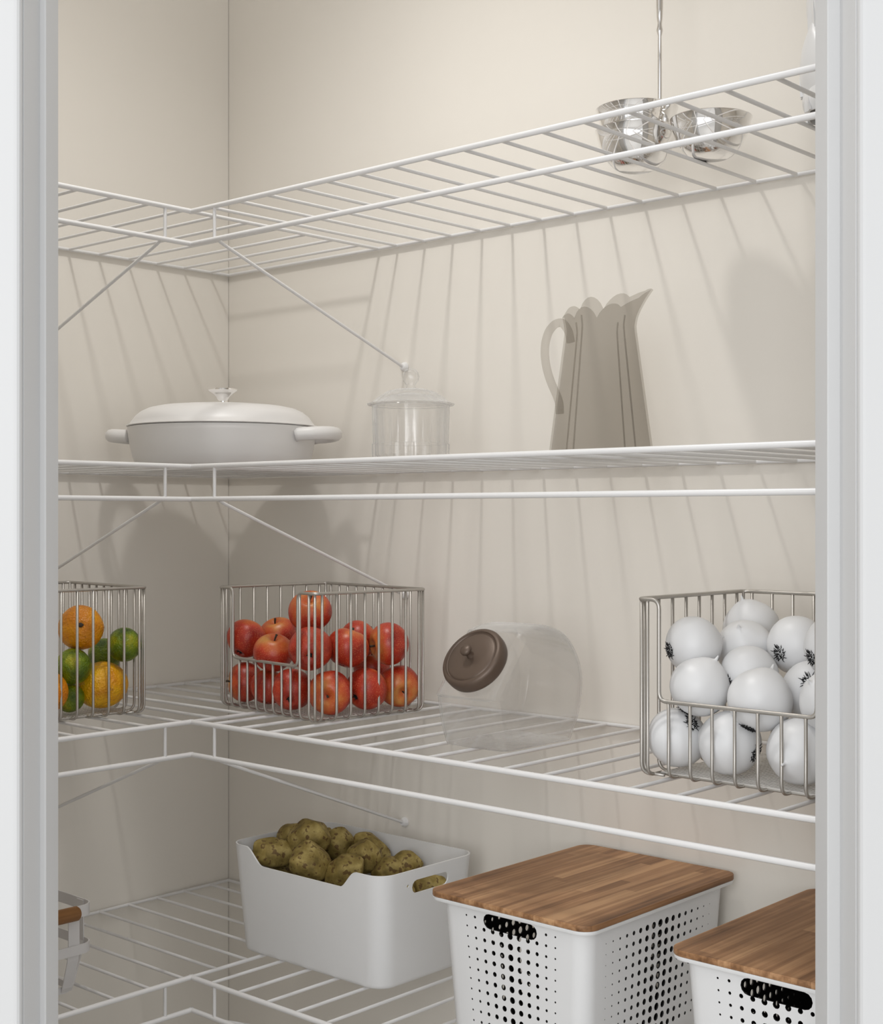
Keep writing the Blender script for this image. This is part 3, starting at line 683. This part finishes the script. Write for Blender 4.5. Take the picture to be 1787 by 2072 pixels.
def slot(x, y, w_, h_, n=6):
    r = h_/2; return [(x+(w_/2-r)+r*math.cos(a), y+r*math.sin(a)) for a in [-pi/2+pi*k/n for k in range(n+1)]]+[(x-(w_/2-r)+r*math.cos(a), y+r*math.sin(a)) for a in [pi/2+pi*k/n for k in range(n+1)]]
def bin_shell(bt, bb, H, R, panels, nrow=10):
    """bt, bb: half sizes at the top and the bottom; panels: 4 x (outer2d or None, holes) for +x, +y, -x, -y"""
    mb = MB()
    def hs(z): t = z/H; return bb[0]+(bt[0]-bb[0])*t, bb[1]+(bt[1]-bb[1])*t
    def at(side, s, z):                        # s: along the side, in units of the top size
        hx, hy = hs(z)
        if side == 0: return (hx, s*(hy-R)/(bt[1]-R), z)
        if side == 1: return (-s*(hx-R)/(bt[0]-R), hy, z)
        if side == 2: return (-hx, -s*(hy-R)/(bt[1]-R), z)
        return (s*(hx-R)/(bt[0]-R), -hy, z)
    z0 = 0.008
    for side in range(4):
        L = (bt[1] if side % 2 == 0 else bt[0])-R
        top, holes = panels[side]
        out = [(-L, z0), (L, z0)]+(top if top else [(L, H), (-L, H)])
        V, F = panel2d(out, holes); mb.add([at(side, x, z) for x, z in V], F)
    for c, (sx, sy, a0) in enumerate(((1, 1, 0), (-1, 1, pi/2), (-1, -1, pi), (1, -1, 1.5*pi))):
        rings = []
        for z in (z0, H):
            hx, hy = hs(z)
            rings.append([(sx*(hx-R)+R*math.cos(a0+pi/2*k/8), sy*(hy-R)+R*math.sin(a0+pi/2*k/8), z) for k in range(9)])
        mb.rings(rings, caps=False, wrap=False)
    rows = []
    for z, ins in ((z0, 0), (0.004, 0.0012), (0.0014, 0.0038), (0.0, 0.008)):
        hx, hy = hs(z0); rows.append([(x, y, z) for x, y in rrect(hx-ins, hy-ins, R-ins*0.6, 8)])
    mb.rings(rows, caps=False); n = len(rows[-1]); mb.add(rows[-1], [tuple(range(n))])
    return mb

# potato bin
pb = thing('storage_bin', (0.5165, -0.178, DT[3]), 'white plastic open bin with a dipped front, filled with potatoes', 'bin')
bt, bb, Hb, Rb = (0.1715, 0.107), (0.159, 0.0955), 0.171, 0.030
Lx = bt[0]-Rb; Ly = bt[1]-Rb
def scurve(x0, z0_, x1, z1_, n=8):
    return [(x0+(x1-x0)*k/n, z0_+(z1_-z0_)*(3*(k/n)**2-2*(k/n)**3)) for k in range(n+1)]
dip = [(Lx, Hb)]+scurve(0.118, Hb, 0.084, Hb-0.027)+scurve(-0.092, Hb-0.027, -0.128, Hb)+[(-Lx, Hb)]
dip2 = [(Lx, Hb)]+[(-Lx, Hb)]
hole = slot(0.0, Hb-0.026, 0.082, 0.020)
dia = [(-0.053, Hb-0.0225), (-0.050, Hb-0.0260), (-0.047, Hb-0.0225), (-0.050, Hb-0.0190)]
mb = bin_shell(bt, bb, Hb, Rb, [(None, [hole, dia]), (None, []), (None, [hole]), (dip, [])])
o = mb.build('bin_body', M['plastic'], pb, sharp=40, merge=1e-5); solidify(o, 0.0024, -1)

def potato_mesh(seed, sx, sy, sz):
    rnd = random.Random(seed); bm = bmesh.new(); bmesh.ops.create_icosphere(bm, subdivisions=4, radius=1)
    cuts = [(Vector((rnd.gauss(0, 1), rnd.gauss(0, 1), rnd.gauss(0, 1))).normalized(), rnd.uniform(0.74, 0.90)) for _ in range(20)]
    ph = [(Vector((rnd.uniform(-2, 2), rnd.uniform(-2, 2), rnd.uniform(-2, 2))), rnd.uniform(0, 6)) for _ in range(4)]
    for v in bm.verts:
        p_ = v.co.copy()
        for n_, d_ in cuts:
            e = p_.dot(n_)-d_
            if e > 0: p_ -= n_*e*0.95
        p_ *= 1+sum(0.022*math.sin(k.dot(v.co)*2+f) for k, f in ph)
        v.co = (p_.x*sx, p_.y*sy, p_.z*sz)
    me = bpy.data.meshes.new('potato'); bm.to_mesh(me); bm.free()
    me.polygons.foreach_set('use_smooth', [True]*len(me.polygons)); me.materials.append(M['potato']); return me
# x, y, z, half sizes across the picture / up / into depth, roll, label
P_ = [(0.398,-0.236,0.711, .036,.024,.024, 0.0, 'long olive-brown potato at the left front corner of the bin'),
 (0.437,-0.196,0.732, .037,.030,.027, 0.5, 'big potato at the top of the heap, near the back left'),
 (0.384,-0.180,0.722, .027,.024,.026, 0.5, 'potato behind and left of the highest one'),
 (0.477,-0.232,0.706, .030,.034,.028, 1.2, 'upright potato in the middle above the dipped rim'),
 (0.444,-0.134,0.712, .028,.026,.027, 0.9, 'speckled potato right of the highest one'),
 (0.509,-0.141,0.704, .030,.027,.027, 0.2, 'round pale potato in the centre of the heap'),
 (0.494,-0.112,0.709, .034,.024,.024, -0.5, 'long potato at the back wall of the bin'),
 (0.559,-0.135,0.690, .028,.022,.025, 0.3, 'potato half sunk at the right, near the handle end'),
 (0.570,-0.110,0.694, .029,.023,.024, 0.4, 'potato at the far right of the bin'),
 (0.524,-0.198,0.692, .031,.028,.026, 0.3, 'yellowish potato in front, against the right end of the dip'),
 (0.388,-0.205,0.678, .026,.022,.024, 0.2, 'small potato low at the left, between two larger ones'),
 (0.449,-0.168,0.672, .028,.024,.024, 0.0, 'potato low in the gap right of the upright one'),
 (0.412,-0.112,0.680, .026,.024,.025, 0.3, 'dull potato sunk behind the speckled one'),
 (0.385,-0.115,0.705, .025,.022,.024, 0.6, 'small potato peeping out at the back left'),
 (0.601,-0.115,0.672, .027,.024,.026, 0.2, 'potato seen through the handle hole, towards the back'),
 (0.645,-0.135,0.676, .026,.022,.020, 0.2, 'potato seen through the handle hole, close to it'),
 (0.632,-0.190,0.672, .026,.023,.024, 0.2, 'potato seen through the handle hole, at its left end'),
 (0.470,-0.215,0.640, .034,.030,.032, 0.2, 'potato deep in the heap under the upright one'),
 (0.555,-0.195,0.640, .034,.028,.032, 0.2, 'potato deep in the heap behind the front wall'),
 (0.530,-0.120,0.640, .034,.030,.032, 0.2, 'potato deep in the heap under the pale one')]
for i, (x, y, z, a, b, c, roll, lb) in enumerate(P_):
    a, b, c = a*1.09, b*1.09, c*1.06
    o = place('potato', potato_mesh(100+i, a, c, b), None, None, (x, y, z))
    o.rotation_mode = 'QUATERNION'
    o.rotation_quaternion = (Matrix.Rotation(YAW, 3, 'Z') @ Matrix.Rotation(-roll, 3, 'Y')).to_quaternion()
    tag(o, lb, 'potato', 'potatoes in the white bin')

# perforated bins with bamboo lids
bw, bd, bh = (0.1195, 0.1640), (0.1085, 0.1530), 0.190
def hole_field(side):
    out = []
    if side in (1, 3):
        cols, dx, rows, dz, top, rmax, rmin = 11, 0.0146, 12, 0.0137, bh-0.0150, 0.0044, 0.0014
        out.append(slot(0.0, bh-0.0165, 0.088, 0.0195))
    else:
        cols, dx, rows, dz, top, rmax, rmin = 17, 0.0152, 12, 0.0137, bh-0.0235, 0.0052, 0.0007
    for r_ in range(rows):
        for c in range(cols):
            x = (c-(cols-1)/2)*dx
            if side in (1, 3) and r_ == 0 and abs(x) < 0.052: continue
            f = abs(c-(cols-1)/2)/((cols-1)/2); rr = rmax+(rmin-rmax)*f
            z = top-r_*dz
            if z < 0.016: continue
            out.append(circ(x, z, rr, 10 if rr > 0.002 else 6))
    return out
_m = bin_shell(bw, bd, bh, 0.022, [(None, hole_field(0)), (None, hole_field(1)), (None, hole_field(2)), (None, hole_field(3))])
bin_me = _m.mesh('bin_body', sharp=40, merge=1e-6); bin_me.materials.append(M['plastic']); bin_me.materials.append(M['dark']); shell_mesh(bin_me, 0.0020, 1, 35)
mb = MB(); o1 = rrect(0.1315, 0.1765, 0.022, 8); i1 = rrect(0.117, 0.1615, 0.018, 8)
mb.rings([[(x, y, bh-0.003) for x, y in i1], [(x*0.995, y*0.995, bh-0.0015) for x, y in o1], [(x, y, bh+0.0005) for x, y in o1], [(x, y, bh+0.003) for x, y in o1], [(x, y, bh+0.003) for x, y in i1]], closed_path=True)
rim_me = mb.mesh('bin_rim', sharp=40); rim_me.materials.append(M['plastic'])
mb = MB(); L0 = bh+0.0032
mb.rings([[(x*s, y*s, z) for x, y in rrect(0.1312, 0.1762, 0.020, 8)] for s, z in ((0.997, L0), (1.0, L0+0.0008), (1.0, L0+0.0060), (0.9975, L0+0.0070))])
lid_me = mb.mesh('bamboo_lid', sharp=50); lid_me.materials.append(M['bamboo'])
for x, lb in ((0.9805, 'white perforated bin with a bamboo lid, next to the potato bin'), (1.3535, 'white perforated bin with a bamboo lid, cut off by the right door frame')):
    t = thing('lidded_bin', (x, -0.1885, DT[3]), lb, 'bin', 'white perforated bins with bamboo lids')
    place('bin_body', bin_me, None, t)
    place('bin_rim', rim_me, None, t); place('bamboo_lid', lid_me, None, t)['label'] = 'bamboo lid'

# strap caddy with a wooden handle
cdy = thing('caddy', (0.262, -0.680, DT[3]), 'white flat-steel strap caddy with a wooden handle beside the left door frame', 'caddy', rz=-0.02)
def band(name, hx, hy, z, hgt, mat=M['cad'], r=0.022):
    lp = rrect(hx, hy, r, 6); mb = MB()
    mb.rings([[(x, y, z) for x, y in lp], [(x, y, z+hgt) for x, y in lp]], caps=False); o = mb.build(name, mat, cdy, sharp=None); solidify(o, 0.0018, -1)
band('top_band', 0.092, 0.140, 0.1125, 0.0165); band('middle_band', 0.092, 0.140, 0.0585, 0.0145); band('base_band', 0.070, 0.118, 0.0, 0.010, r=0.016)
def strap(x, y, nx, ny):
    tx, ty = -ny, nx; mb = MB(); prof = [(-0.0010, 0.127), (-0.0010, 0.068), (-0.0040, 0.050), (-0.0180, 0.008), (-0.0215, 0.002)]
    for side in (0,):
        rings = []
        for d_, z in prof:
            px, py = x+nx*d_, y+ny*d_; rings.append([(px-tx*0.009, py-ty*0.009, z), (px+tx*0.009, py+ty*0.009, z), (px+tx*0.009-nx*0.0016, py+ty*0.009-ny*0.0016, z), (px-tx*0.009-nx*0.0016, py-ty*0.009-ny*0.0016, z)])
        mb.rings(rings)
    mb.build('strap', M['cad'], cdy, smooth=False)
for y in (-0.105, -0.035, 0.035, 0.105): strap(0.0915, y, 1, 0); strap(-0.0915, y, -1, 0)
for x in (-0.055, 0.055): strap(x, 0.1395, 0, 1); strap(x, -0.1395, 0, -1)
for s in (1, -1):
    mb = MB(); mb.tube([(s*0.0945, -0.110, 0.1200), (s*0.0945, -0.107, 0.1200), (s*0.0945, 0.107, 0.1200), (s*0.0945, 0.110, 0.1200)], [0.008, 0.0105, 0.0105, 0.008], 16); mb.build('handle', M['wood'], cdy, sharp=40)['label'] = 'brown wooden handle'
